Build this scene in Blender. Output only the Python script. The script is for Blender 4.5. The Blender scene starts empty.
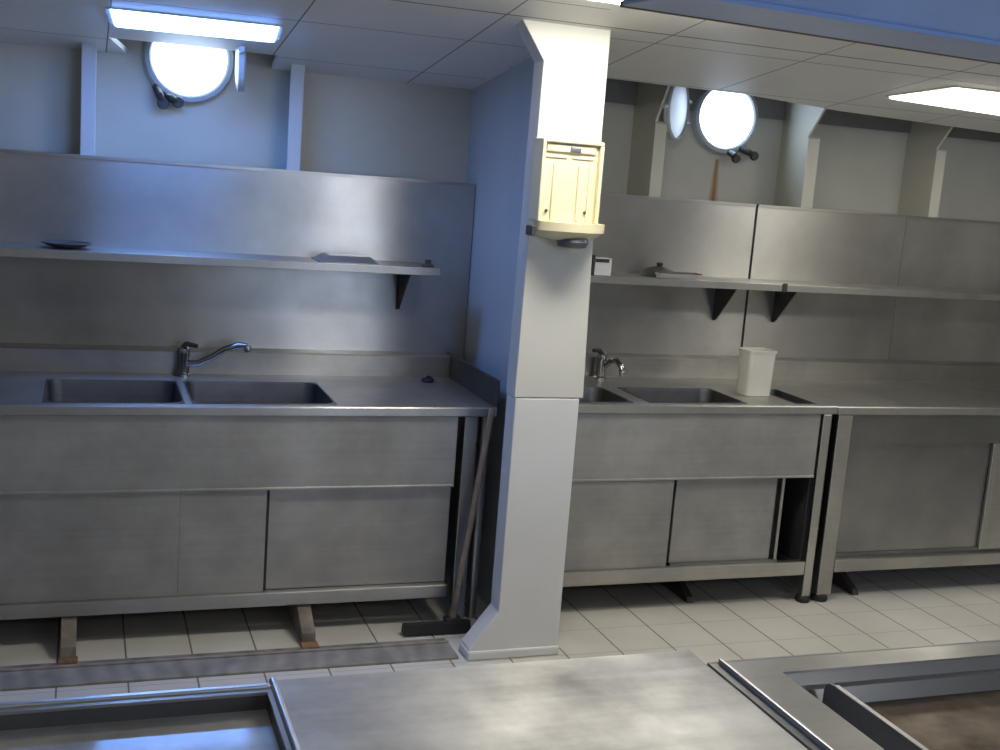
import bpy, bmesh, math, random
from mathutils import Vector, Matrix
random.seed(7)
C = bpy.context.scene.collection
SC = bpy.context.scene

# ------------------------------------------------------------------ materials
def nodes(name):
    m = bpy.data.materials.new(name); m.use_nodes = True
    nt = m.node_tree; b = nt.nodes['Principled BSDF']
    return m, nt, b
def N(nt, t, **kw):
    n = nt.nodes.new(t)
    for k, v in kw.items():
        if k in n.inputs: n.inputs[k].default_value = v
        else: setattr(n, k, v)
    return n
def ramp(nt, src, stops):
    r = nt.nodes.new('ShaderNodeValToRGB')
    els = r.color_ramp.elements
    while len(els) < len(stops): els.new(.5)
    for e, (p, c) in zip(els, stops):
        e.position = p; e.color = (*c, 1) if len(c) == 3 else c
    nt.links.new(src, r.inputs[0]); return r
def coords(nt, scale=(1, 1, 1), kind='Object', loc=(0, 0, 0)):
    tc = nt.nodes.new('ShaderNodeTexCoord'); mp = nt.nodes.new('ShaderNodeMapping')
    mp.inputs['Scale'].default_value = scale; mp.inputs['Location'].default_value = loc
    nt.links.new(tc.outputs[kind], mp.inputs[0]); return mp.outputs[0]
def world_xyz(nt):
    g = nt.nodes.new('ShaderNodeNewGeometry'); s = nt.nodes.new('ShaderNodeSeparateXYZ')
    nt.links.new(g.outputs['Position'], s.inputs[0]); return s
def M_(nt, op, a, b=None, c=None):
    n = nt.nodes.new('ShaderNodeMath'); n.operation = op
    for i, x in enumerate((a, b, c)):
        if x is None: continue
        if isinstance(x, (int, float)): n.inputs[i].default_value = x
        else: nt.links.new(x, n.inputs[i])
    return n.outputs[0]
def mixc(nt, fac, a, b):
    n = nt.nodes.new('ShaderNodeMix'); n.data_type = 'RGBA'
    if isinstance(fac, (int, float)): n.inputs[0].default_value = fac
    else: nt.links.new(fac, n.inputs[0])
    for i, x in ((6, a), (7, b)):
        if isinstance(x, tuple): n.inputs[i].default_value = (*x, 1)
        else: nt.links.new(x, n.inputs[i])
    return n.outputs[2]

def steel(name, dark, light, r0=.30, r1=.5, aniso=.55, blot=2.2, bump=.06, streak=70, metal=1.0, sw=.12):
    """scuffed brushed stainless: blotchy tarnish, horizontal brushing, stretched highlights"""
    m, nt, b = nodes(name)
    n1 = N(nt, 'ShaderNodeTexNoise', Scale=blot, Detail=6.0, Roughness=.6)
    nt.links.new(coords(nt), n1.inputs['Vector'])
    n2 = N(nt, 'ShaderNodeTexNoise', Scale=1.0, Detail=3.0)
    nt.links.new(coords(nt, (1.2, streak * .5, streak)), n2.inputs['Vector'])
    mx = M_(nt, 'ADD', M_(nt, 'MULTIPLY', n1.outputs[0], 1 - sw), M_(nt, 'MULTIPLY', n2.outputs[0], sw))
    cr = ramp(nt, mx, [(.34, dark), (.66, light)])
    nt.links.new(cr.outputs[0], b.inputs['Base Color'])
    mr = nt.nodes.new('ShaderNodeMapRange')
    mr.inputs[1].default_value = .3; mr.inputs[2].default_value = .7
    mr.inputs[3].default_value = r1; mr.inputs[4].default_value = r0
    nt.links.new(mx, mr.inputs[0]); nt.links.new(mr.outputs[0], b.inputs['Roughness'])
    b.inputs['Metallic'].default_value = metal
    b.inputs['Anisotropic'].default_value = aniso
    t = nt.nodes.new('ShaderNodeCombineXYZ'); t.inputs[1].default_value = .45; t.inputs[2].default_value = 1
    nt.links.new(t.outputs[0], b.inputs['Tangent'])
    if bump:
        n3 = N(nt, 'ShaderNodeTexNoise', Scale=3.5, Detail=2.0); nt.links.new(coords(nt, (1, 1, .6)), n3.inputs['Vector'])
        bp = nt.nodes.new('ShaderNodeBump'); bp.inputs['Strength'].default_value = bump; bp.inputs['Distance'].default_value = .05
        nt.links.new(n3.outputs[0], bp.inputs['Height']); nt.links.new(bp.outputs[0], b.inputs['Normal'])
    return m
def paint(name, col, rough=.45, var=.08, scale=4, bump=.0, spec=.5):
    m, nt, b = nodes(name)
    n1 = N(nt, 'ShaderNodeTexNoise', Scale=scale, Detail=5.0)
    nt.links.new(coords(nt), n1.inputs['Vector'])
    lo = tuple(c * (1 - var) for c in col); hi = tuple(min(1, c * (1 + var)) for c in col)
    nt.links.new(ramp(nt, n1.outputs[0], [(.3, lo), (.7, hi)]).outputs[0], b.inputs['Base Color'])
    b.inputs['Roughness'].default_value = rough; b.inputs['Specular IOR Level'].default_value = spec
    if bump:
        n2 = N(nt, 'ShaderNodeTexNoise', Scale=scale * 8, Detail=3.0); nt.links.new(coords(nt), n2.inputs['Vector'])
        bp = nt.nodes.new('ShaderNodeBump'); bp.inputs['Strength'].default_value = bump; bp.inputs['Distance'].default_value = .01
        nt.links.new(n2.outputs[0], bp.inputs['Height']); nt.links.new(bp.outputs[0], b.inputs['Normal'])
    return m
def emit(name, col, s):
    m, nt, b = nodes(name)
    b.inputs['Base Color'].default_value = (.8, .8, .8, 1)
    b.inputs['Emission Color'].default_value = (*col, 1); b.inputs['Emission Strength'].default_value = s
    return m

MAT = {}
MAT['steel'] = steel('brushed_steel', (.36, .35, .33), (.56, .55, .52))
MAT['steel_panel'] = steel('wall_panel_steel', (.38, .37, .35), (.60, .585, .555), r0=.30, r1=.38, aniso=.88, blot=1.4, bump=0, metal=.85, sw=.02)
MAT['steel_door'] = steel('dull_door_steel', (.27, .265, .25), (.42, .41, .385), r0=.42, r1=.6, aniso=.4, blot=2.6, metal=.5)
MAT['steel_smooth'] = steel('smooth_cupboard_steel', (.24, .24, .24), (.36, .355, .34), r0=.19, r1=.25, aniso=0, blot=1.6, bump=0, metal=.9, sw=.02)
MAT['steel_slab'] = steel('stained_slab_steel', (.33, .32, .30), (.70, .685, .65), r0=.34, r1=.62, aniso=0, blot=3.0, bump=.10, metal=.5)
for n_ in ('steel_slab',):
    b_ = MAT[n_].node_tree.nodes['Principled BSDF']; b_.inputs['Coat Weight'].default_value = .35; b_.inputs['Coat Roughness'].default_value = .09
MAT['steel_dark'] = steel('dark_steel', (.20, .20, .20), (.33, .325, .32), r0=.35, r1=.55, aniso=.2)  # darker steel for cupboard floor, door tracks and tray rim
MAT['bowl'] = steel('shaded_bowl_steel', (.11, .11, .115), (.20, .20, .20), r0=.4, r1=.6, aniso=.1)  # darkened steel: the shade inside the sinks is put into its colour
MAT['chrome'] = steel('tap_chrome', (.34, .34, .35), (.5, .5, .5), r0=.14, r1=.22, aniso=0, bump=0)
MAT['griddle'] = steel('greasy_griddle', (.10, .075, .055), (.27, .22, .17), r0=.32, r1=.6, aniso=.1, blot=7, bump=.15)
MAT['pillar'] = paint('pillar_paint', (.66, .65, .60), .38, .03, 3, .05)
MAT['pillar_low'] = paint('pillar_paint_lower', (.72, .72, .71), .42, .04, 3, .05)
MAT['frame'] = paint('frame_paint', (.60, .585, .50), .45, .05, 3)
MAT['shade_band'] = paint('painted_shade_band', (.23, .22, .20), .6, .15, 5)  # dark tone with the ceiling edge's shadow put into its colour
MAT['partition'] = paint('partition_paint', (.55, .57, .58), .5, .05, 3)
MAT['cream'] = paint('cream_plastic', (.70, .635, .43), .4, .03, 8)
MAT['hood'] = paint('hood_blue', (.34, .50, .85), .4, .06, 3)  # one even blue for the hood
MAT['hood_lip'] = paint('hood_lip_blue', (.48, .58, .78), .35, .06, 3)  # paler blue for the gutter
MAT['grease'] = paint('baked_grease', (.14, .09, .06), .5, .4, 12)
MAT['rubber'] = paint('black_rubber', (.015, .015, .017), .6, .2, 20)
MAT['black'] = paint('black_iron', (.035, .034, .035), .45, .3, 15)
MAT['brown'] = paint('dark_bracket', (.06, .05, .045), .5, .3, 15)
MAT['rust'] = paint('rusty_steel', (.22, .19, .16), .7, .45, 14, .2)
MAT['rust_tip'] = paint('rust_brown', (.24, .13, .06), .8, .5, 25, .2)
MAT['pole'] = paint('worn_pole', (.30, .25, .20), .6, .25, 12)
MAT['tub'] = paint('milky_plastic', (.70, .68, .60), .3, .03, 6)
MAT['white_card'] = paint('white_card', (.62, .62, .62), .6, .05, 9)
MAT['bluegrey'] = paint('porthole_rim_paint', (.48, .52, .56), .35, .08, 6)
MAT['dish'] = paint('dark_dish', (.07, .065, .06), .35, .3, 12)
MAT['tray'] = steel('tray_metal', (.5, .5, .5), (.68, .68, .68), r0=.30, r1=.42, aniso=0, bump=0)
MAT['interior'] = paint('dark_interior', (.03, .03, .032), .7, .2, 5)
MAT['dark_hole'] = paint('nozzle_grey', (.10, .11, .14), .3, .2, 8)
MAT['cool_lamp'] = emit('cool_diffuser', (.15, .35, 1.0), 28)
MAT['warm_lamp'] = emit('warm_diffuser', (1.0, .94, .84), 7)
MAT['warm_lamp2'] = emit('warm_diffuser_near', (1.0, .95, .84), 28)
MAT['pane'] = emit('daylit_glass', (.62, .78, 1.0), 9)

def mat_floor():
    m, nt, b = nodes('floor_tiles')
    s = world_xyz(nt); T = .2265
    def line(sock, off, w):
        f = M_(nt, 'FRACT', M_(nt, 'DIVIDE', M_(nt, 'SUBTRACT', sock, off), T))
        d = M_(nt, 'MINIMUM', f, M_(nt, 'SUBTRACT', 1.0, f))
        return M_(nt, 'LESS_THAN', d, w)
    g = M_(nt, 'MAXIMUM', line(s.outputs[0], 1.98 - 20 * T, .014), M_(nt, 'MULTIPLY', line(s.outputs[1], -.138 - 40 * T, .009), .45))
    n1 = N(nt, 'ShaderNodeTexNoise', Scale=2.5, Detail=5.0); nt.links.new(coords(nt), n1.inputs['Vector'])
    base = ramp(nt, n1.outputs[0], [(.3, (.58, .555, .51)), (.7, (.70, .675, .63))])
    ix = M_(nt, 'FLOOR', M_(nt, 'DIVIDE', M_(nt, 'SUBTRACT', s.outputs[0], 1.98), T))
    iy = M_(nt, 'FLOOR', M_(nt, 'DIVIDE', M_(nt, 'SUBTRACT', s.outputs[1], -.138), T))
    cv = nt.nodes.new('ShaderNodeCombineXYZ'); nt.links.new(ix, cv.inputs[0]); nt.links.new(iy, cv.inputs[1])
    wn = nt.nodes.new('ShaderNodeTexWhiteNoise'); wn.noise_dimensions = '2D'; nt.links.new(cv.outputs[0], wn.inputs[0])
    tint = mixc(nt, M_(nt, 'MULTIPLY', wn.outputs[0], .25), base.outputs[0], (.54, .51, .46))
    col = mixc(nt, g, tint, (.17, .15, .125))
    nt.links.new(col, b.inputs['Base Color'])
    b.inputs['Roughness'].default_value = .42
    bp = nt.nodes.new('ShaderNodeBump'); bp.inputs['Strength'].default_value = .4; bp.inputs['Distance'].default_value = .003
    nt.links.new(M_(nt, 'SUBTRACT', 1.0, g), bp.inputs['Height']); nt.links.new(bp.outputs[0], b.inputs['Normal'])
    return m
def mat_ceiling():
    m, nt, b = nodes('ceiling_panels')
    s = world_xyz(nt)
    def line(sock, off, T, w):
        f = M_(nt, 'FRACT', M_(nt, 'DIVIDE', M_(nt, 'SUBTRACT', sock, off), T))
        d = M_(nt, 'MULTIPLY', M_(nt, 'MINIMUM', f, M_(nt, 'SUBTRACT', 1.0, f)), T)
        return M_(nt, 'LESS_THAN', d, w)
    right = M_(nt, 'GREATER_THAN', s.outputs[0], 1.6)
    yy = M_(nt, 'ADD', s.outputs[1], M_(nt, 'MULTIPLY', right, .27))
    g = M_(nt, 'MAXIMUM', line(s.outputs[0], .70 - 6.2, .62, .0028), line(yy, .02 - 6.1, .61, .0028))
    g = M_(nt, 'MAXIMUM', g, M_(nt, 'LESS_THAN', M_(nt, 'ABSOLUTE', M_(nt, 'ADD', s.outputs[1], .385)), .005))
    n1 = N(nt, 'ShaderNodeTexNoise', Scale=1.6, Detail=5.0); nt.links.new(coords(nt), n1.inputs['Vector'])
    base = ramp(nt, n1.outputs[0], [(.3, (.74, .735, .70)), (.7, (.82, .815, .78))])
    nt.links.new(mixc(nt, g, base.outputs[0], (.16, .15, .14)), b.inputs['Base Color'])
    b.inputs['Roughness'].default_value = .5
    return m
def mat_hull():
    m, nt, b = nodes('hull_lining_paint')
    s = world_xyz(nt)
    n1 = N(nt, 'ShaderNodeTexNoise', Scale=2.0, Detail=6.0); nt.links.new(coords(nt), n1.inputs['Vector'])
    base = ramp(nt, n1.outputs[0], [(.3, (.50, .49, .42)), (.7, (.60, .585, .51))])
    # rust run under the right porthole
    n2 = N(nt, 'ShaderNodeTexNoise', Scale=9.0, Detail=4.0); nt.links.new(coords(nt, (3, 1, .6)), n2.inputs['Vector'])
    dz = M_(nt, 'SUBTRACT', 1.95, s.outputs[2])
    w = M_(nt, 'ADD', M_(nt, 'MULTIPLY', dz, .10), .012)
    dx = M_(nt, 'ABSOLUTE', M_(nt, 'SUBTRACT', s.outputs[0], 2.950))
    fx = M_(nt, 'SUBTRACT', 1.0, M_(nt, 'DIVIDE', dx, w)); 
    k = M_(nt, 'MULTIPLY', M_(nt, 'GREATER_THAN', dz, .02), M_(nt, 'MAXIMUM', fx, 0.0))
    k = M_(nt, 'MULTIPLY', k, M_(nt, 'ADD', n2.outputs[0], .6)); k.node.use_clamp = True
    nt.links.new(mixc(nt, k, base.outputs[0], (.33, .14, .035)), b.inputs['Base Color'])
    b.inputs['Roughness'].default_value = .5
    return m
def mat_tread():
    m, nt, b = nodes('dirty_tread_plate')
    n1 = N(nt, 'ShaderNodeTexNoise', Scale=9.0, Detail=6.0); nt.links.new(coords(nt), n1.inputs['Vector'])
    w = N(nt, 'ShaderNodeTexWave', Scale=4.0, Distortion=6.0, Detail=2.0); nt.links.new(coords(nt), w.inputs['Vector'])
    f = M_(nt, 'ADD', M_(nt, 'MULTIPLY', n1.outputs[0], .8), M_(nt, 'MULTIPLY', w.outputs[1], .18))
    nt.links.new(ramp(nt, f, [(.25, (.20, .185, .165)), (.75, (.40, .375, .335))]).outputs[0], b.inputs['Base Color'])
    b.inputs['Roughness'].default_value = .6; b.inputs['Metallic'].default_value = .2
    bp = nt.nodes.new('ShaderNodeBump'); bp.inputs['Strength'].default_value = .5; bp.inputs['Distance'].default_value = .01
    nt.links.new(f, bp.inputs['Height']); nt.links.new(bp.outputs[0], b.inputs['Normal'])
    return m
MAT['floor'] = mat_floor(); MAT['ceiling'] = mat_ceiling(); MAT['hull'] = mat_hull(); MAT['tread'] = mat_tread()

# ------------------------------------------------------------------ mesh builder
class MB:
    def __init__(s): s.bm = bmesh.new(); s.smooth = False
    def _merge(s, tmp):
        me = bpy.data.meshes.new('t'); tmp.to_mesh(me); tmp.free(); s.bm.from_mesh(me); bpy.data.meshes.remove(me)
    def box(s, x0, x1, y0, y1, z0, z1, bev=0.0, seg=2):
        t = bmesh.new()
        r = bmesh.ops.create_cube(t, size=1)
        for v in r['verts']:
            v.co = Vector(((x0 + x1) / 2 + v.co.x * (x1 - x0), (y0 + y1) / 2 + v.co.y * (y1 - y0), (z0 + z1) / 2 + v.co.z * (z1 - z0)))
        if bev: bmesh.ops.bevel(t, geom=t.edges[:], offset=bev, segments=seg, affect='EDGES', profile=.5)
        s._merge(t); return s
    def prism(s, pts, d, bev=0.0):
        """closed polygon of 3-D points pushed along the vector d"""
        t = bmesh.new(); d = Vector(d)
        a = [t.verts.new(p) for p in pts]; b = [t.verts.new(Vector(p) + d) for p in pts]
        t.faces.new(a); t.faces.new(b[::-1]); n = len(pts)
        for i in range(n): t.faces.new((a[i], b[i], b[(i + 1) % n], a[(i + 1) % n]))
        bmesh.ops.recalc_face_normals(t, faces=t.faces[:])
        if bev: bmesh.ops.bevel(t, geom=t.edges[:], offset=bev, segments=2, affect='EDGES', profile=.5)
        s._merge(t); return s
    def rings(s, loops, cap0=True, cap1=True, closed=True):
        """loft through loops of equally many points"""
        t = bmesh.new(); L = [[t.verts.new(p) for p in l] for l in loops]; n = len(loops[0])
        for a, b in zip(L, L[1:]):
            for i in range(n if closed else n - 1): t.faces.new((a[i], a[(i + 1) % n], b[(i + 1) % n], b[i]))
        if cap0: t.faces.new(L[0][::-1])
        if cap1: t.faces.new(L[-1])
        bmesh.ops.recalc_face_normals(t, faces=t.faces[:])
        s._merge(t); return s
    def lathe(s, prof, o, axis=(0, 0, 1), n=32, cap0=True, cap1=True):
        """prof: (radius, height along axis)"""
        q = Vector((0, 0, 1)).rotation_difference(Vector(axis).normalized()); o = Vector(o)
        lo = []
        for r, h in prof:
            lo.append([o + q @ Vector((r * math.cos(2 * math.pi * i / n), r * math.sin(2 * math.pi * i / n), h)) for i in range(n)])
        return s.rings(lo, cap0, cap1)
    def tube(s, path, rad, n=12):
        P = [Vector(p) for p in path]; R_ = rad if isinstance(rad, (list, tuple)) else [rad] * len(P)
        lo = []; up = None
        for i, p in enumerate(P):
            d = (P[min(i + 1, len(P) - 1)] - P[max(i - 1, 0)]).normalized()
            if up is None: up = d.orthogonal().normalized()
            up = (up - d * up.dot(d)).normalized(); w = d.cross(up)
            lo.append([p + (up * math.cos(2 * math.pi * k / n) + w * math.sin(2 * math.pi * k / n)) * R_[i] for k in range(n)])
        return s.rings(lo)
    def plate(s, xs, ys, holes, z0, z1):
        """one flat plate on a grid, cells in holes left out"""
        t = bmesh.new(); nx, ny = len(xs) - 1, len(ys) - 1; V = {}
        def v(i, j, k):
            if (i, j, k) not in V: V[i, j, k] = t.verts.new((xs[i], ys[j], (z0, z1)[k]))
            return V[i, j, k]
        full = lambda i, j: 0 <= i < nx and 0 <= j < ny and (i, j) not in holes
        for i in range(nx):
            for j in range(ny):
                if not full(i, j): continue
                t.faces.new((v(i, j, 1), v(i + 1, j, 1), v(i + 1, j + 1, 1), v(i, j + 1, 1)))
                t.faces.new((v(i, j, 0), v(i, j + 1, 0), v(i + 1, j + 1, 0), v(i + 1, j, 0)))
                for di, dj, a, b in ((-1, 0, (i, j), (i, j + 1)), (1, 0, (i + 1, j + 1), (i + 1, j)), (0, -1, (i + 1, j), (i, j)), (0, 1, (i, j + 1), (i + 1, j + 1))):
                    if not full(i + di, j + dj): t.faces.new((v(*a, 0), v(*b, 0), v(*b, 1), v(*a, 1))[::-1])
        bmesh.ops.recalc_face_normals(t, faces=t.faces[:])
        s._merge(t); return s
    def bowl(s, x0, x1, y0, y1, z, depth, r=.05, th=.002):
        """sink bowl with rounded corners, a thin rim resting on the worktop and a drain in its floor"""
        def rr(x0, x1, y0, y1, r, z, k=6):
            p = []
            for cx, cy, a0 in ((x1 - r, y1 - r, 0), (x0 + r, y1 - r, 90), (x0 + r, y0 + r, 180), (x1 - r, y0 + r, 270)):
                for i in range(k + 1):
                    a = math.radians(a0 + 90 * i / k); p.append((cx + r * math.cos(a), cy + r * math.sin(a), z))
            return p
        e = .006
        lo = [rr(x0 - e, x1 + e, y0 - e, y1 + e, .003, z + .0005), rr(x0 - e, x1 + e, y0 - e, y1 + e, .003, z + .0025),
              rr(x0, x1, y0, y1, r, z + .0025), rr(x0 + .003, x1 - .003, y0 + .003, y1 - .003, r, z - .01),
              rr(x0 + .012, x1 - .012, y0 + .012, y1 - .012, r, z - depth + .03), rr(x0 + .035, x1 - .035, y0 + .035, y1 - .035, r * .8, z - depth)]
        s.rings(lo, cap0=False, cap1=True); return s
    def build(s, name, mat, parent=None, smooth=None):
        me = bpy.data.meshes.new(name)
        off = Vector(parent['_o']) if parent is not None else Vector((0, 0, 0))
        if parent is not None:
            for v in s.bm.verts: v.co -= off
        s.bm.to_mesh(me); s.bm.free()
        me.materials.append(MAT[mat] if isinstance(mat, str) else mat)
        o = bpy.data.objects.new(name, me); C.objects.link(o)
        if parent is not None:
            o.parent = parent; o['_o'] = list(off)
        else: o['_o'] = [0, 0, 0]
        if smooth or (smooth is None and s.smooth):
            for p in me.polygons: p.use_smooth = True
            me.set_sharp_from_angle(angle=math.radians(38))
        return o
def tag(o, label, cat, group=None, kind=None):
    o['label'] = label; o['category'] = cat
    if group: o['group'] = group
    if kind: o['kind'] = kind
    return o
def thing(name, loc, label, cat, group=None, kind=None):
    o = bpy.data.objects.new(name, None); C.objects.link(o); o.location = loc; o['_o'] = list(loc)
    o.empty_display_size = .1
    return tag(o, label, cat, group, kind)
def struct(o): o['kind'] = 'structure'; return o
def box(*a, **k): return MB().box(*a, **k)

# ------------------------------------------------------------------ the room
HL, HR = .87, 1.0                      # the hull lining, left bay and right bay
XP = 1.62                              # the web between the bays
def zc(y): return 2.295 - .13 * (y + .35) if y > -.75 else 2.347
struct(MB().plate([-2.2, 7.0], [-6.2, 1.1], [], -.06, 0).build('floor', 'floor'))
# hull lining: two slabs in one wall with the step at the web
struct(MB().prism([(-2.2, HL, 0), (1.66, HL, 0), (1.66, HR, 0), (7.0, HR, 0), (7.0, 1.15, 0), (-2.2, 1.15, 0)], (0, 0, 2.75)).build('wall_back', 'hull'))
struct(box(-2.3, -2.2, -6.2, 1.15, 0, 2.75).build('wall_left', 'partition'))
struct(box(7.0, 7.1, -6.2, 1.15, 0, 2.75).build('wall_right', 'frame'))
struct(box(-2.3, 7.1, -6.3, -6.2, 0, 2.75).build('wall_front', 'frame'))
# ceiling sloping down to the ship's side; cut back round the left porthole and short of the hull in the right bay
def ceil_mesh():
    m = MB(); t = bmesh.new()
    out = [(-2.2, HL), (.165, HL), (.085, .60), (.715, .60), (.735, HL), (XP + .01, HL), (XP + .01, .36), (2.72, .395), (3.3, .52), (4.6, .66), (7.0, .8),
           (7.0, -.75), (-2.2, -.75)]
    th = .02
    def add(poly, zf, thk=th):
        a = [t.verts.new((x, y, zf(y))) for x, y in poly]; b = [t.verts.new((x, y, zf(y) + thk)) for x, y in poly]
        t.faces.new(a); t.faces.new(b[::-1]); n = len(poly)
        for i in range(n): t.faces.new((a[i], b[i], b[(i + 1) % n], a[(i + 1) % n]))
    add(out, zc)
    add([(-2.2, -.75), (7.0, -.75), (7.0, -6.2), (-2.2, -6.2)], lambda y: 2.347)
    bmesh.ops.triangulate(t, faces=[f for f in t.faces if len(f.verts) > 4])
    bmesh.ops.recalc_face_normals(t, faces=t.faces[:])
    m._merge(t); return m
struct(ceil_mesh().build('ceiling', 'ceiling'))
struct(box(-2.2, 7.0, -.4, 1.1, 2.73, 2.76).build('trim_1', 'interior'))     # the deck above the panels

# web between the bays
struct(box(XP, XP + .03, -.26, 1.02, 0, 2.34).build('wall_partition', 'partition'))

struct(box(1.66, 7.0, .982, 1.01, 2.15, 2.74).build('trim_2', 'shade_band'))  # added strip: shadow behind the ceiling edge painted as a dark band
# ship's frames: a web plate, a narrow flange and a knee under the ceiling
def frame(n, x, yh, yf, knee, fw=.075, web=.012):
    m = MB()
    m.prism([(x, yh, 1.2), (x, yf, 1.2), (x, yf, 2.07), (x, yf - knee, 2.235), (x, yf - knee, 2.5), (x, yh, 2.5)], (web, 0, 0))
    m.prism([(x, yf, 1.2), (x, yf - .008, 1.2), (x, yf - .008, 2.06), (x, yf, 2.07)], (fw, 0, 0))
    return struct(m.build('trim_%d' % n, 'frame'))
frame(3, 2.475, HR, .765, .10, fw=.06); frame(4, 3.30, HR, .765, .14, fw=.065); frame(5, 4.06, HR, .765, .14, fw=.06); frame(6, 4.9, HR, .765, .14)
def stiff(n, x, w=.055):
    m = MB(); m.box(x, x + w, .735, .75, 1.2, 2.2, bev=.003); m.box(x + w - .016, x + w, .75, HL, 1.2, 2.18)
    return struct(m.build('trim_%d' % n, 'partition'))
stiff(7, -.012); stiff(8, .795)

# ------------------------------------------------------------------ portholes
def porthole(name, x, yh, z, r, label):
    p = thing(name, (x, yh, z), label, 'porthole', None, 'structure')
    m = MB(); m.lathe([(r + .034, 0), (r + .034, .026), (r + .026, .040), (r + .010, .043), (r + .002, .036), (r, .02), (r, 0)], (x, yh, z), (0, -1, 0), 48, False, False)
    m.build('window_frame', 'bluegrey', p, True)
    g = MB(); g.lathe([(r + .001, .012), (r + .001, .032)], (x, yh, z), (0, -1, 0), 48); g.build('window_pane', 'pane', p)
    return p
def deadlight(p, hinge, ang, z, r):
    """hinged round steel cover, swung open; ang from the wall normal"""
    d = Vector((-math.sin(ang), -math.cos(ang), 0)); n = Vector((-d.y, d.x, 0))
    c = Vector((*hinge, z)) + d * (r + .02)
    m = MB(); m.lathe([(r * .55, -.022), (r * .85, -.018), (r, -.008), (r, .012), (r * .93, .018), (r * .9, .010), (r * .3, .016)], c, n, 40)
    o = m.build('deadlight_cover', 'bluegrey', p, True)
    for dz in (-.05, .05):
        h = Vector((*hinge, z + dz))
        MB().tube([h - d * .03 + Vector((0, .0, 0)), h, h + d * .05], .012, 10).build('hinge_lug', 'bluegrey', p, True)
    e = c + d * (r + .005)
    MB().tube([e - d * .02, e + d * .03], [.016, .012], 10).build('clamp_eye', 'bluegrey', p, True)
def dog(p, a, b):
    m = MB(); a = Vector(a); b = Vector(b); m.tube([a, (a + b) / 2 + Vector((0, -.02, .0)), b], [.014, .017, .011], 10)
    m.lathe([(.02, -.012), (.024, 0), (.02, .012)], b, (0, -1, 0), 12); m.build('dog_clamp', 'black', p, True)
w1 = porthole('window_1', .400, HL, 2.145, .147, 'glowing round porthole in the blue-lit left bay, its top cut off by the ceiling')
deadlight(w1, (.605, HL - .04), math.radians(7), 2.17, .15)
dog(w1, (.27, HL - .03, 2.02), (.30, HL - .06, 1.955)); dog(w1, (.30, HL - .03, 1.99), (.36, HL - .05, 1.965))
w2 = porthole('window_2', 2.960, HR, 2.135, .146, 'glowing round porthole over the right sink with a rust run below')
deadlight(w2, (2.735, HR - .05), math.radians(47), 2.14, .145)
dog(w2, (2.99, HR - .03, 1.970), (3.02, HR - .06, 1.94)); dog(w2, (3.05, HR - .03, 1.990), (3.12, HR - .06, 1.960))

# ------------------------------------------------------------------ ceiling lights
def ceiling_light(quad, mat, label, fr=.014):
    q = [Vector((x, y, zc(y))) for x, y in quad]; c = sum(q, Vector()) / 4
    t = thing('ceiling_light', c, label, 'ceiling light', 'recessed ceiling lights')
    out = [p + (p - c).normalized() * fr * 1.4 for p in q]
    dn = Vector((0, 0, -.007))
    MB().rings([[p + Vector((0, 0, -.0005)) for p in out], [p + dn for p in out], [p + dn for p in q], [p + Vector((0, 0, -.0005)) for p in q]], False, False).build('frame', 'frame', t)
    k = [c + (p - c) * .965 for p in q]
    MB().rings([[p + Vector((0, 0, -.006)) for p in q], [p + Vector((0, 0, -.012)) for p in q], [p + Vector((0, 0, -.016)) for p in k]], True, True).build('diffuser', mat, t)
    return t
ceiling_light([(.080, .13), (.644, .11), (.662, .32), (.100, .345)], 'cool_lamp', 'long white lit ceiling light above the left porthole')
ceiling_light([(3.36, -.165), (4.05, -.165), (3.98, .20), (3.25, .115)], 'warm_lamp', 'lit square ceiling light at the right edge of the picture')
ceiling_light([(1.27, -1.0), (2.06, -1.0), (2.02, -.69), (1.27, -.73)], 'warm_lamp2', 'lit ceiling light just peeping out behind the blue hood above the pillar')

# ------------------------------------------------------------------ pillar
p = thing('pillar', (1.59, -.3, 0), 'cream painted steel pillar standing between the two sink bays', 'pillar')
y0, y1 = -.35, -.255
m = MB(); m.prism([(1.472, y0, .183), (1.366, y0, .042), (1.366, y0, 0), (1.722, y0, 0), (1.722, y0, .99), (1.472, y0, .99)], (0, y1 - y0, 0), bev=.004)
m.build('lower_shaft', 'pillar_low', p)
m = MB(); m.prism([(1.468, y0, .992), (1.736, y0, .992), (1.720, y0, 1.6), (1.718, y0, zc(-.35) + .003), (1.388, y0, zc(-.35) + .003), (1.478, y0, 2.168)], (0, y1 - y0, 0), bev=.003)
m.build('upper_shaft', 'pillar', p)
MB().box(1.360, 1.726, -.36, -.25, .0, .035, bev=.006).build('foot_plate', 'pillar_low', p)

# ------------------------------------------------------------------ soap dispenser on the pillar
d = thing('towel_dispenser', (1.57, -.4, 1.58), 'cream plastic dispenser without its cover fixed on the pillar', 'dispenser')
X0, X1 = 1.464, 1.692
m = MB(); m.box(X0 + .002, X1 - .002, -.425, -.352, 1.625, 1.908, bev=.004); m.build('back_plate', 'cream', d)
m = MB()
m.box(X0, X0 + .012, -.446, -.352, 1.628, 1.904, bev=.003); m.box(X1 - .014, X1, -.446, -.352, 1.628, 1.895, bev=.004)
m.box(X0, X1, -.445, -.352, 1.896, 1.908, bev=.004)
m.build('rim', 'cream', d)
m = MB()
m.box(X0 + .02, X1 - .025, -.434, -.424, 1.865, 1.890, bev=.004)
m.box(X0 + .02, X0 + .10, -.430, -.424, 1.845, 1.852, bev=.002); m.box(X1 - .11, X1 - .03, -.430, -.424, 1.845, 1.852, bev=.002)
m.box(X0 + .05, X0 + .062, -.431, -.424, 1.635, 1.83, bev=.004); m.box(X1 - .085, X1 - .072, -.431, -.424, 1.635, 1.83, bev=.004)
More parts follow.
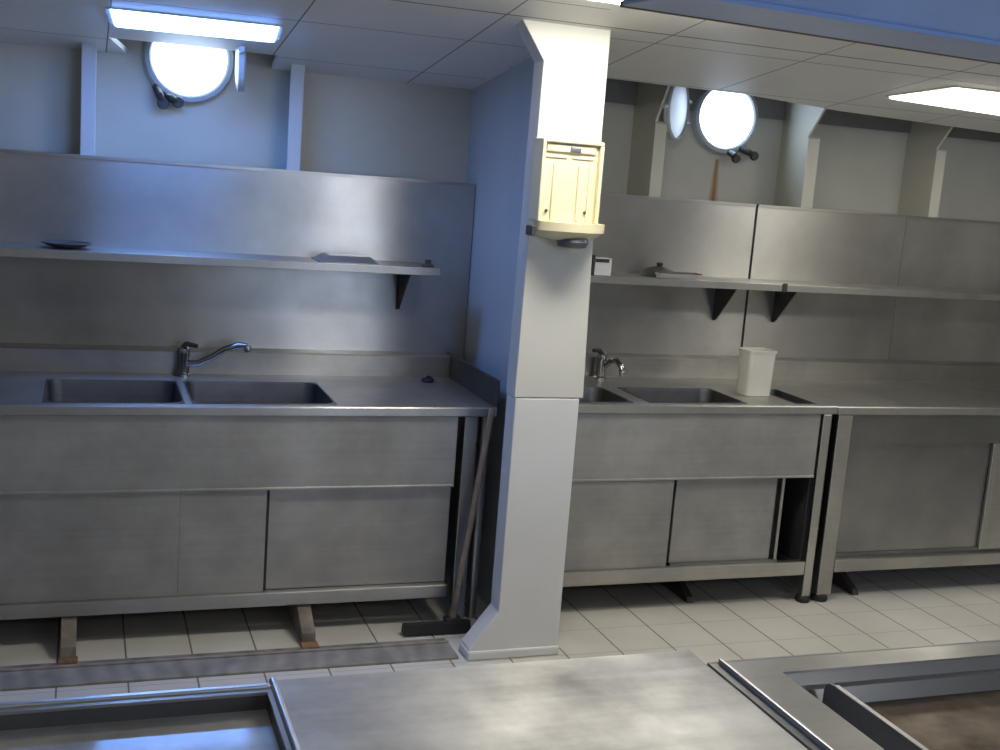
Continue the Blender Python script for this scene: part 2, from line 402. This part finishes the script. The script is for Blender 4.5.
m.box(X1 - .045, X1 - .035, -.430, -.424, 1.635, 1.84, bev=.003)
m.build('ribs', 'cream', d)
MB().box(X0 + .105, X0 + .145, -.438, -.433, 1.868, 1.884, bev=.003).build('latch', 'dark_hole', d)
for xx in (X0 + .035, X1 - .05):
    MB().lathe([(.004, 0), (.006, .006), (.003, .009)], (xx, -.425, 1.665), (0, -1, 0), 12).build('screw', 'dish', d, True)
# half-round bottom tray
def half_round(k, zz):
    pts = [(1.600 + .134 * k, -.352, zz), (1.600 - .134 * k, -.352, zz)]
    for i in range(17):
        q = math.pi + math.pi * i / 16
        pts.append((1.600 + .136 * k * math.cos(q), -.385 + (.02 + .085 * k) * math.sin(q), zz))
    return pts
MB().rings([half_round(1, 1.628), half_round(1, 1.598), half_round(.97, 1.595)]).build('bottom_tray', 'cream', d, True)
MB().rings([half_round(.96, 1.5955), half_round(.82, 1.582), half_round(.5, 1.566)]).build('funnel', 'cream', d, True)
MB().lathe([(.052, 0), (.057, .012), (.050, .03), (.034, .034), (.026, .02)], (1.61, -.42, 1.575), (0, 0, -1), 28).build('nozzle_ring', 'dark_hole', d, True)
MB().lathe([(.024, 0), (.022, .028), (.012, .034)], (1.61, -.42, 1.566), (0, 0, -1), 20).build('nozzle', 'cream', d, True)
MB().box(1.452, 1.466, -.43, -.37, 1.575, 1.61, bev=.003).build('hinge', 'brown', d)

# ------------------------------------------------------------------ steel lining panels behind the counters
def panel(x0, x1, y1, label):
    t = thing('splashback_panel', (x0, .72, 0), label, 'wall panel', 'stainless panels behind the counters')
    box(x0, x1, .72, y1, .86, 1.715).build('sheet', 'steel_panel', t)
    box(x0, x1, .716, y1, 1.715, 1.728).build('top_hem', 'steel', t)
    return t
panel(-1.9, 1.615, .78, 'stainless splashback panel behind the left sinks, spotted with blue and warm light')
panel(1.655, 3.027, .78, 'stainless splashback panel behind the right sinks, under the right porthole')
panel(3.040, 3.90, .78, 'stainless splashback panel right of the dark vertical seam')
panel(3.9022, 5.4, .78, 'stainless splashback panel furthest right, past a faint vertical seam')
struct(box(3.9002, 3.902, .7215, .78, .86, 1.728).build('trim_10', 'grease'))
struct(box(3.026, 3.041, .735, .79, .86, 1.72).build('trim_9', 'brown'))

# ------------------------------------------------------------------ shelves
def shelf(x0, x1, brk, label, joint=False):
    t = thing('wall_shelf', (x0, .6, 1.345), label, 'shelf', 'stainless wall shelves')
    m = MB(); m.prism([(x0, .455, 1.343), (x0, .459, 1.343), (x0, .459, 1.369), (x0, .7195, 1.369), (x0, .7195, 1.373), (x0, .455, 1.373)], (x1 - x0, 0, 0))
    m.build('board', 'steel', t)
    box(x0, x1, .452, .456, 1.342, 1.374, bev=.0015).build('front_lip', 'steel', t)
    for bx in brk:
        m = MB(); m.prism([(bx, .7195, 1.3685), (bx, .54, 1.3685), (bx, .545, 1.335), (bx, .698, 1.175), (bx, .7195, 1.165)], (.007, 0, 0))
        m.box(bx - .006, bx + .013, .7165, .7195, 1.165, 1.368); m.box(bx - .006, bx + .013, .54, .7145, 1.3655, 1.3685)
        m.build('bracket', 'brown', t)
    return t
shelf(-1.6, 1.40, (-.75, .30 - .9, 1.295), 'long stainless wall shelf above the left sinks')
shelf(1.66, 3.062, (2.862, 1.9), 'stainless wall shelf above the right sinks, left of the seam')
shelf(3.066, 5.3, (3.19, 4.7), 'stainless wall shelf running on to the right edge of the picture')
tag(MB().box(3.05, 3.075, .447, .4515, 1.34, 1.38, bev=.002).build('shelf_clip', 'brown'), 'small dark clip over the joint of the two right shelves', 'clip')

# ------------------------------------------------------------------ counters
def worktop(t, xs, ys, holes, z, mat='steel', x0=None, x1=None, ups=.095):
    MB().plate(xs, ys, holes, z - .004, z).build('worktop', mat, t)
    a, b = xs[0], xs[-1]
    m = MB(); m.prism([(a, .002, z - .036), (a, -.004, z - .032), (a, -.004, z - .004), (a, .0, z + .001), (a, .006, z + .002), (a, .03, z + .0005), (a, .03, z - .004), (a, .006, z - .008)], (b - a, 0, 0))
    m.build('front_edge', 'steel', t, True)
    m = MB(); m.prism([(a, .645, z), (a, .638, z + ups - .004), (a, .642, z + ups), (a, .7195, z + ups + .004), (a, .7195, z)], (b - a, 0, 0))
    m.build('upstand', mat, t)
# left sinks
t = thing('sink_counter', (.1, .35, 0), 'stainless double-sink counter in the dim blue-lit left bay', 'sink unit', 'stainless kitchen counters')
z = .88
worktop(t, [-1.9, -.115, .352, .388, .905, 1.53], [.03, .05, .47, .645], [(1, 1), (3, 1)], z)
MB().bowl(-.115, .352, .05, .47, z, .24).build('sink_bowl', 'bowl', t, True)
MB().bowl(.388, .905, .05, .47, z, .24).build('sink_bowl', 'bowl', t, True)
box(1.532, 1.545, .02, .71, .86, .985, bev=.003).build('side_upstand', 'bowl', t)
m = MB(); m.box(-1.9, 1.38, .012, .024, .567, .845); m.prism([(-1.9, .024, .567), (-1.9, .009, .563), (-1.9, .009, .569), (-1.9, .012, .573)], (3.28, 0, 0))
m.build('apron', 'steel_door', t)
box(-1.9, 1.38, .0, .035, .112, .166, bev=.004).build('bottom_rail', 'steel', t)
box(-1.9, .3484, .0205, .036, .166, .56, bev=.0007).build('door', 'steel_door', t)
box(.349, .660, .0205, .034, .166, .56, bev=.0007).build('door', 'steel_door', t)
box(.672, 1.378, .036, .050, .166, .56, bev=.002).build('door', 'steel_door', t)
box(.655, .680, .037, .052, .166, .56).build('door_gap_strip', 'interior', t)
box(1.408, 1.462, .012, .06, .0, .842, bev=.003).build('leg', 'steel', t)
box(1.408, 1.462, .60, .65, .0, .842, bev=.003).build('leg', 'steel', t)
MB().tube([(1.507, .06, .0), (1.507, .06, .84)], .021, 14).build('side_pipe', 'steel', t, True)
MB().tube([(1.49, .10, .70), (1.455, .14, .80), (1.44, .2, .87)], .012, 10).build('pipe_branch', 'brown', t, True)
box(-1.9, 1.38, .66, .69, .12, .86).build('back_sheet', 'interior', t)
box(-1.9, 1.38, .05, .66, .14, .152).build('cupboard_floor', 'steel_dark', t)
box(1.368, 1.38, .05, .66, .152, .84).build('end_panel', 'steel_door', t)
for xx in (-1.0, -.05, .79):
    o = MB().prism([(xx, -.12, 0), (xx, -.11, .045), (xx, .03, .113), (xx, .62, .113), (xx, .62, 0)], (.052, 0, 0), bev=.003)
    o = o.build('foot', 'rust', t); o['label'] = 'rusty foot'
    MB().box(xx - .006, xx + .058, -.165, -.112, .0, .012, bev=.003).build('foot_tip', 'rust_tip', o)

# right sinks
t = thing('sink_counter', (2.4, .35, 0), 'stainless double-sink counter right of the pillar with a dark open end compartment', 'sink unit', 'stainless kitchen counters')
z = .895
worktop(t, [1.66, 1.74, 2.135, 2.222, 2.672, 2.925, 3.02, 3.100], [.03, .05, .365, .645], [(1, 1), (3, 1), (5, 1)], z)
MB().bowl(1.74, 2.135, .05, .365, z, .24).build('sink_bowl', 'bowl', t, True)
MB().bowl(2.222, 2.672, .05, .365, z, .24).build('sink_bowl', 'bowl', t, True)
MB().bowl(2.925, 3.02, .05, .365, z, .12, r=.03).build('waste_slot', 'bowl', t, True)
m = MB(); m.box(1.66, 3.03, .012, .024, .578, .86); m.prism([(1.66, .024, .578), (1.66, .009, .574), (1.66, .009, .580), (1.66, .012, .584)], (1.37, 0, 0))
m.build('apron', 'steel_door', t)
box(1.66, 3.035, .0, .035, .130, .192, bev=.004).build('bottom_rail', 'steel', t)
box(1.66, 2.352, .018, .032, .192, .571, bev=.002).build('door', 'steel_door', t)
box(2.374, 2.866, .036, .050, .200, .571, bev=.002).build('door', 'steel_door', t)
box(2.345, 2.374, .052, .058, .192, .571).build('door_gap_strip', 'interior', t)
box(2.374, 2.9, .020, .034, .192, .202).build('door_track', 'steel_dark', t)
box(2.882, 2.896, .020, .060, .192, .571, bev=.002).build('mullion', 'steel', t)
box(2.868, 2.882, .052, .058, .192, .571).build('door_gap_strip', 'interior', t)
m = MB(); m.prism([(3.038, 0, .03), (3.080, 0, .03), (3.080, 0, .858), (3.038, 0, .858)], (0, .045, 0), bev=.003); m.build('leg', 'steel', t)
m = MB(); m.box(3.038, 3.080, .6, .645, .03, .858, bev=.003); m.build('leg', 'steel', t)
for yy in (.022, .622): MB().lathe([(.020, .034), (.030, .026), (.034, .012), (.030, 0)], (3.059, yy, 0), (0, 0, 1), 18).build('rubber_foot', 'rubber', t, True)
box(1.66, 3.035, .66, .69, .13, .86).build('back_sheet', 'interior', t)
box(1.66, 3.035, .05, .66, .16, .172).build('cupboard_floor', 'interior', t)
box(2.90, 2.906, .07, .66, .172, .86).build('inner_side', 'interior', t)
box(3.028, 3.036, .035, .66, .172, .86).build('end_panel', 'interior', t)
m = MB(); m.prism([(2.505, .07, 0), (2.505, .08, .025), (2.505, .30, .13), (2.505, .55, .13), (2.505, .55, 0)], (.03, 0, 0)); m.build('foot', 'brown', t)

# right cupboard
t = thing('cupboard_counter', (3.9, .35, 0), 'stainless counter cupboard at the right edge with a wide smooth front', 'kitchen counter', 'stainless kitchen counters')
z = .893
worktop(t, [3.103, 5.3], [.03, .645], [], z)
box(3.118, 3.192, .004, .05, .03, .856, bev=.003).build('leg', 'steel', t)
box(3.118, 3.192, .6, .645, .03, .856, bev=.003).build('leg', 'steel', t)
for yy in (.027, .622): MB().lathe([(.022, .034), (.034, .026), (.038, .012), (.034, 0)], (3.150, yy, 0), (0, 0, 1), 18).build('rubber_foot', 'rubber', t, True)
box(3.192, 5.3, .018, .030, .722, .858).build('apron', 'steel_smooth', t)
box(3.192, 5.3, .0, .035, .135, .192, bev=.004).build('bottom_rail', 'steel', t)
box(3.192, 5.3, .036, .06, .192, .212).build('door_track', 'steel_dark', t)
box(3.194, 4.020, .042, .056, .212, .722, bev=.002).build('door', 'steel_smooth', t)
box(4.006, 4.030, .022, .040, .205, .722, bev=.003).build('door_edge', 'steel', t)
box(4.030, 5.0, .024, .038, .205, .722, bev=.002).build('door', 'steel', t)
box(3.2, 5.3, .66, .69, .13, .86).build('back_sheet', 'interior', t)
m = MB(); m.prism([(3.35, .05, 0), (3.35, .06, .025), (3.35, .30, .13), (3.35, .55, .13), (3.35, .55, 0)], (.03, 0, 0)); m.build('foot', 'brown', t)

# taps
def tap(x, y, z, spout, lever, label):
    t = thing('mixer_tap', (x, y, z), label, 'tap', 'mixer taps')
    MB().lathe([(.032, 0), (.032, .006), (.025, .012), (.023, .07), (.026, .085), (.024, .112), (.010, .122)], (x, y, z), (0, 0, 1), 20).build('body', 'chrome', t, True)
    MB().tube(spout, [.014] * (len(spout) - 1) + [.012], 12).build('spout', 'chrome', t, True)
    MB().lathe([(.014, 0), (.016, .012), (.012, .022)], spout[-1], (.25, -.1, -1), 14).build('spout_tip', 'tray', t, True)
    MB().tube(lever, [.012, .011, .008], 10).build('lever', 'black', t, True)
    return t
tap(.392, .598, .8805, [(.40, .59, .93), (.45, .58, .935), (.50, .56, .965), (.55, .55, 1.0), (.60, .54, 1.017), (.635, .535, 1.016)], [(.39, .60, .995), (.40, .59, 1.012), (.445, .575, 1.005)], 'chrome mixer tap with raised spout between the left sinks')
tap(2.235, .598, .8955, [(2.245, .59, .95), (2.262, .55, .985), (2.272, .51, .992), (2.276, .47, .975), (2.276, .46, .955)], [(2.232, .60, 1.01), (2.215, .58, 1.025), (2.17, .55, 1.03)], 'mixer tap at the right sinks, close beside the pillar')

# ------------------------------------------------------------------ loose things
# shallow dish on the left shelf
m = MB(); m.lathe([(.035, 0), (.045, .001), (.075, .012), (.093, .021), (.090, .023), (.070, .014), (.040, .005)], (-.055, .585, 1.373), (0, 0, 1), 32)
tag(m.build('shallow_dish', 'dish', None, True), 'dark shallow dish on the left end of the left shelf', 'dish')
# baking tray lying upside down
t = thing('baking_tray', (1.02, .57, 1.373), 'upturned metal tray on the left shelf, right of the middle', 'tray')
def rect(x0, x1, y0, y1, z): return [(x0, y0, z), (x1, y0, z), (x1, y1, z), (x0, y1, z)]
MB().rings([rect(.905, 1.145, .475, .66, 1.373), rect(.905, 1.145, .475, .66, 1.377), rect(.945, 1.115, .50, .64, 1.402)], True, True).build('body', 'tray', t)
MB().rings([rect(.90, 1.15, .47, .665, 1.3732), rect(.90, 1.15, .47, .665, 1.378), rect(.91, 1.14, .48, .655, 1.378), rect(.91, 1.14, .48, .655, 1.3732)], False, False).build('rim', 'steel_dark', t)
m = MB(); m.lathe([(.024, 0), (.026, .008), (.014, .014), (.012, .02), (.016, .026), (.006, .03)], (1.365, .52, 1.373), (0, 0, 1), 16)
tag(m.build('bottle_stopper', 'dish', None, True), 'small dark knob at the right end of the left shelf', 'stopper')
t = thing('sink_plug', (1.415, .53, .88), 'small dark sink plug with a bright chain lying on the left worktop', 'plug')
MB().lathe([(.024, .001), (.028, .006), (.022, .016), (.008, .018), (.008, .024)], (1.40, .53, .88), (0, 0, 1), 18).build('stopper', 'rubber', t, True)
MB().tube([(1.40, .53, .906), (1.415, .515, .903), (1.43, .50, .887), (1.445, .50, .884)], .0035, 6).build('chain', 'chrome', t, True)
# right shelf
t = thing('carton', (2.15, .52, 1.373), 'small white carton with a dark side on the right shelf beside the pillar', 'carton')
box(2.105, 2.185, .47, .545, 1.374, 1.450, bev=.003).build('box', 'white_card', t)
box(2.090, 2.1045, .468, .547, 1.374, 1.462, bev=.003).build('dark_side', 'black', t)
box(2.1055, 2.170, .4665, .47, 1.432, 1.447).build('label', 'black', t)
t = thing('pan_lid', (2.49, .60, 1.373), 'dark domed pan lid on the right shelf behind a flat tray', 'lid')
MB().lathe([(.090, 0), (.094, .004), (.088, .012), (.06, .032), (.02, .044), (.012, .045)], (2.49, .61, 1.373), (0, 0, 1), 32).build('dome', 'dish', t, True)
MB().lathe([(.010, .043), (.016, .055), (.012, .062)], (2.49, .61, 1.373), (0, 0, 1), 14).build('knob', 'black', t, True)
t = thing('serving_tray', (2.54, .49, 1.373), 'flat shallow metal tray on the right shelf in front of the dark lid', 'tray')
MB().rings([rect(2.43, 2.60, .465, .512, 1.374), rect(2.42, 2.62, .458, .515, 1.400), rect(2.424, 2.616, .462, .513, 1.400), rect(2.434, 2.596, .468, .510, 1.378)], True, True).build('body', 'tray', t)
MB().rings([rect(2.412, 2.628, .452, .5155, 1.399), rect(2.412, 2.628, .452, .5155, 1.403), rect(2.424, 2.616, .462, .513, 1.403), rect(2.424, 2.616, .462, .513, 1.399)], False, False).build('rim', 'brown', t)
# milky tub
t = thing('plastic_tub', (2.82, .25, .897), 'milky white square plastic tub standing on the right counter', 'tub')
def rrect(x0, x1, y0, y1, z, r=.018, k=4):
    p = []
    for cx, cy, a0 in ((x1 - r, y1 - r, 0), (x0 + r, y1 - r, 90), (x0 + r, y0 + r, 180), (x1 - r, y0 + r, 270)):
        for i in range(k + 1):
            a = math.radians(a0 + 90 * i / k); p.append((cx + r * math.cos(a), cy + r * math.sin(a), z))
    return p
MB().rings([rrect(2.768, 2.892, .20, .30, .8965), rrect(2.760, 2.897, .195, .305, 1.095), rrect(2.764, 2.893, .199, .301, 1.095), rrect(2.772, 2.888, .204, .296, .902)], True, True).build('body', 'tub', t, True)
MB().rings([rrect(2.757, 2.900, .192, .308, 1.090), rrect(2.757, 2.900, .192, .308, 1.099), rrect(2.763, 2.894, .198, .302, 1.099), rrect(2.763, 2.894, .198, .302, 1.090)], False, False).build('rim', 'tub', t)
# squeegee
t = thing('floor_squeegee', (1.4, -.08, 0), 'black floor squeegee with a worn pole leaning by the left counter', 'squeegee')
MB().tube([(1.385, -.075, .05), (1.442, -.05, .45), (1.503, -.024, .885)], [.013, .013, .012], 12).build('pole', 'pole', t, True)
MB().tube([(1.385, -.075, .05), (1.405, -.066, .19)], .0145, 12).build('rusty_socket', 'rust', t, True)
m = MB(); m.prism([(1.185, -.11, .008), (1.185, -.06, .008), (1.185, -.068, .045), (1.185, -.095, .05)], (.27, 0, 0), bev=.003); m.build('head', 'rubber', t)
MB().box(1.352, 1.418, -.098, -.055, .035, .062, bev=.005).build('head_clamp', 'black', t)
# tread strip across the left bay
t = thing('floor_tread', (.5, -.26, 0), 'worn metal tread strip lying on the tiles before the left counter', 'tread plate')
box(-2.1, 1.335, -.335, -.205, .0, .010, bev=.002).build('plate', 'tread', t)
box(-2.1, 1.335, -.204, -.190, .0, .016, bev=.003).build('edge_bar', 'tread', t)
box(-2.1, 1.335, -.189, -.145, .0, .006, bev=.002).build('dark_strip', 'rust', t)
# bit of food on the floor
tag(MB().lathe([(.012, 0), (.016, .005), (.006, .011)], (3.16, -.55, 0), (0, 0, 1), 9).build('crumb', 'dish'), 'small dark crumb on the floor tiles at the right', 'crumb')

# ------------------------------------------------------------------ cooking block in the foreground
T = .9
# left: shallow wet well
t = thing('wet_well_counter', (-.4, -2.8, 0), 'stainless counter with a shallow shiny well, at the bottom left', 'counter', 'foreground cooking block units')
MB().plate([-1.3, -1.2, .300, .308], [-3.3, -3.2, -2.381, -2.358], [(1, 1)], T - .005, T).build('rim', 'steel', t)
box(-1.3, .308, -2.366, -2.352, T - .045, T + .004, bev=.003).build('front_edge', 'tray', t)
m = MB(); m.rings([rect(-1.2, .300, -3.2, -2.381, T - .0052), rect(-1.2, .300, -3.2, -2.381, T - .031)], False, False); m.build('well_side', 'bowl', t)
box(-1.2, .300, -3.2, -2.381, T - .035, T - .0305).build('well_floor', 'steel_slab', t)
box(-1.28, .305, -3.28, -2.37, .1, T - .05).build('body', 'steel_door', t)
for xx in (-1.25, .24):
    for yy in (-3.25, -2.43): box(xx, xx + .05, yy, yy + .05, 0, .1).build('leg', 'steel', t)
# middle: flat slab
t = thing('worktop_slab', (.72, -2.8, 0), 'large flat stained stainless slab in the middle foreground', 'worktop', 'foreground cooking block units')
box(.318, 1.113, -3.3, -2.335, T - .03, T, bev=.003).build('top', 'steel_slab', t)
MB().tube([(.315, -3.3, T - .001), (.315, -2.337, T - .001)], .0065, 12).build('left_edge', 'tray', t, True)
box(.325, 1.105, -3.28, -2.37, .1, T - .031).build('body', 'steel_door', t)
for xx in (.33, 1.05):
    for yy in (-3.25, -2.43): box(xx, xx + .05, yy, yy + .05, 0, .1).build('leg', 'steel', t)
# right: griddle
t = thing('griddle_counter', (1.8, -2.8, 0), 'stainless counter with a sunken greasy brown griddle, at the bottom right', 'griddle', 'foreground cooking block units')
MB().plate([1.118, 1.240, 2.6, 2.7], [-3.3, -3.15, -2.462, -2.40], [(1, 1)], T - .005, T).build('rim', 'steel', t)
box(1.118, 2.7, -2.404, -2.396, T - .045, T + .001, bev=.002).build('front_edge', 'steel', t)
box(1.136, 1.143, -3.3, -2.405, T, T + .011, bev=.002).build('joint_lip', 'tray', t)
m = MB(); m.prism([(1.24, -2.4605, T - .002), (1.24, -2.475, T - .024), (1.24, -2.486, T - .028), (1.24, -2.500, T - .057), (1.24, -2.455, T - .058), (1.24, -2.455, T - .002)], (1.36, 0, 0))
m.build('stepped_back', 'steel_smooth', t)
box(1.232, 1.2395, -3.15, -2.462, T - .10, T - .005).build('well_side', 'steel', t)
box(1.24, 1.300, -3.15, -2.47, T - .10, T - .095).build('gutter', 'steel', t)
m = MB(); yb = -2.505
m.prism([(1.304, -3.14, T - .095), (1.304, yb, T - .095), (1.304, yb, T - .02), (1.304, yb - .004, T - .008), (1.304, yb - .014, T - .001), (1.304, yb - .03, T), (1.304, -3.14, T)], (.008, 0, 0), bev=.0015)
m.build('splash_plate', 'steel_door', t)
box(1.303, 1.313, -3.14, yb - .03, T, T + .002).build('splash_plate_edge', 'tray', t)
box(1.3125, 2.6, -3.14, -2.499, T - .075, T - .056, bev=.002).build('hot_plate', 'griddle', t)
box(1.13, 2.68, -3.28, -2.41, .1, T - .101).build('body', 'steel_door', t)
for xx in (1.15, 2.6):
    for yy in (-3.25, -2.46): box(xx, xx + .05, yy, yy + .05, 0, .1).build('leg', 'steel', t)

# ------------------------------------------------------------------ extractor hood
hx0, hx1, hy = .94, 4.6, -2.14
t = thing('extractor_hood', (hx0, hy, 2.1), 'blue extractor hood hanging over the foreground cooking block', 'extractor hood')
box(hx0, hx1, hy - .013, hy, 2.102, 2.345).build('outer_side', 'hood', t)
box(hx0, hx1, hy - .20, hy, 2.098, 2.104, bev=.001).build('gutter', 'hood_lip', t)
MB().prism([(hx0 + .013, hy - .2, 2.105), (hx0 + .013, hy - .192, 2.105), (hx0 + .013, hy - .44, 2.345), (hx0 + .013, hy - .45, 2.345)], (hx1 - hx0 - .03, 0, 0)).build('sloped_panel', 'hood', t)
box(hx0, hx1, hy - .203, hy - .1995, 2.097, 2.105).build('gutter_bead', 'hood', t)
box(hx0, hx0 + .012, hy - 1.2, hy - .014, 2.105, 2.345).build('end_plate', 'hood', t)
box(hx1 - .012, hx1, hy - 1.2, hy - .014, 2.105, 2.345).build('end_plate', 'hood', t)
box(hx0, hx1, hy - 1.213, hy - 1.2, 2.102, 2.345).build('outer_side', 'hood', t)
box(hx0, hx1, hy, hy + .010, 2.096, 2.108, bev=.002).build('drip_edge', 'grease', t)
t.rotation_euler.z = math.radians(5.5)

# ------------------------------------------------------------------ unseen fill lamps added to brighten the room, daylight from behind
def area(name, loc, sx, sy, col, w, rot=(0, 0, 0)):
    l = bpy.data.lights.new(name, 'AREA'); l.shape = 'RECTANGLE'; l.size = sx; l.size_y = sy; l.color = col; l.energy = w
    o = bpy.data.objects.new(name, l); C.objects.link(o); o.location = loc; o.rotation_euler = rot; return o
area('day_lamp', (2.4, -6.1, 1.7), 1.6, .9, (.50, .66, 1.0), 26, (math.radians(90), 0, 0))
area('fill_lamp', (-1.2, -4.7, 2.33), 1.2, .3, (1, .96, .92), 5)
area('fill_lamp', (2.6, -4.9, 2.33), 1.2, .3, (1, .98, .93), 14)
area('fill_lamp', (4.4, -1.4, 2.33), .6, .3, (1, .97, .88), 16)
w = bpy.data.worlds.new('World'); SC.world = w; w.use_nodes = True
w.node_tree.nodes['Background'].inputs[0].default_value = (.5, .62, .8, 1); w.node_tree.nodes['Background'].inputs[1].default_value = .1

# ------------------------------------------------------------------ camera
f, yaw, pitch, roll = 1172.76, .3491, .1678, .0762
yaw = math.atan2(.3372712, .92647208)
fw = Vector((.3372712, .92647208, -.16702584)); r = Vector((.94129525, -.32914061, .07503145)); u = Vector((-.01453956, .18252658, .98309341))
cam = bpy.data.cameras.new('camera'); co = bpy.data.objects.new('camera', cam); C.objects.link(co)
mw = Matrix((r, u, -fw)).transposed().to_4x4(); mw.translation = Vector((0, -4.21222, 1.76989)); co.matrix_world = mw
cam.sensor_width = 36; cam.lens = f * 36 / 1000; cam.clip_start = .05
SC.camera = co
vs = SC.view_settings
SC.display_settings.display_device = 'sRGB'
vs.view_transform = 'Standard'; vs.look = 'None'; vs.gamma = 1; vs.use_curve_mapping = False; vs.exposure = 0.16
for o in bpy.data.objects:
    if '_o' in o: del o['_o']
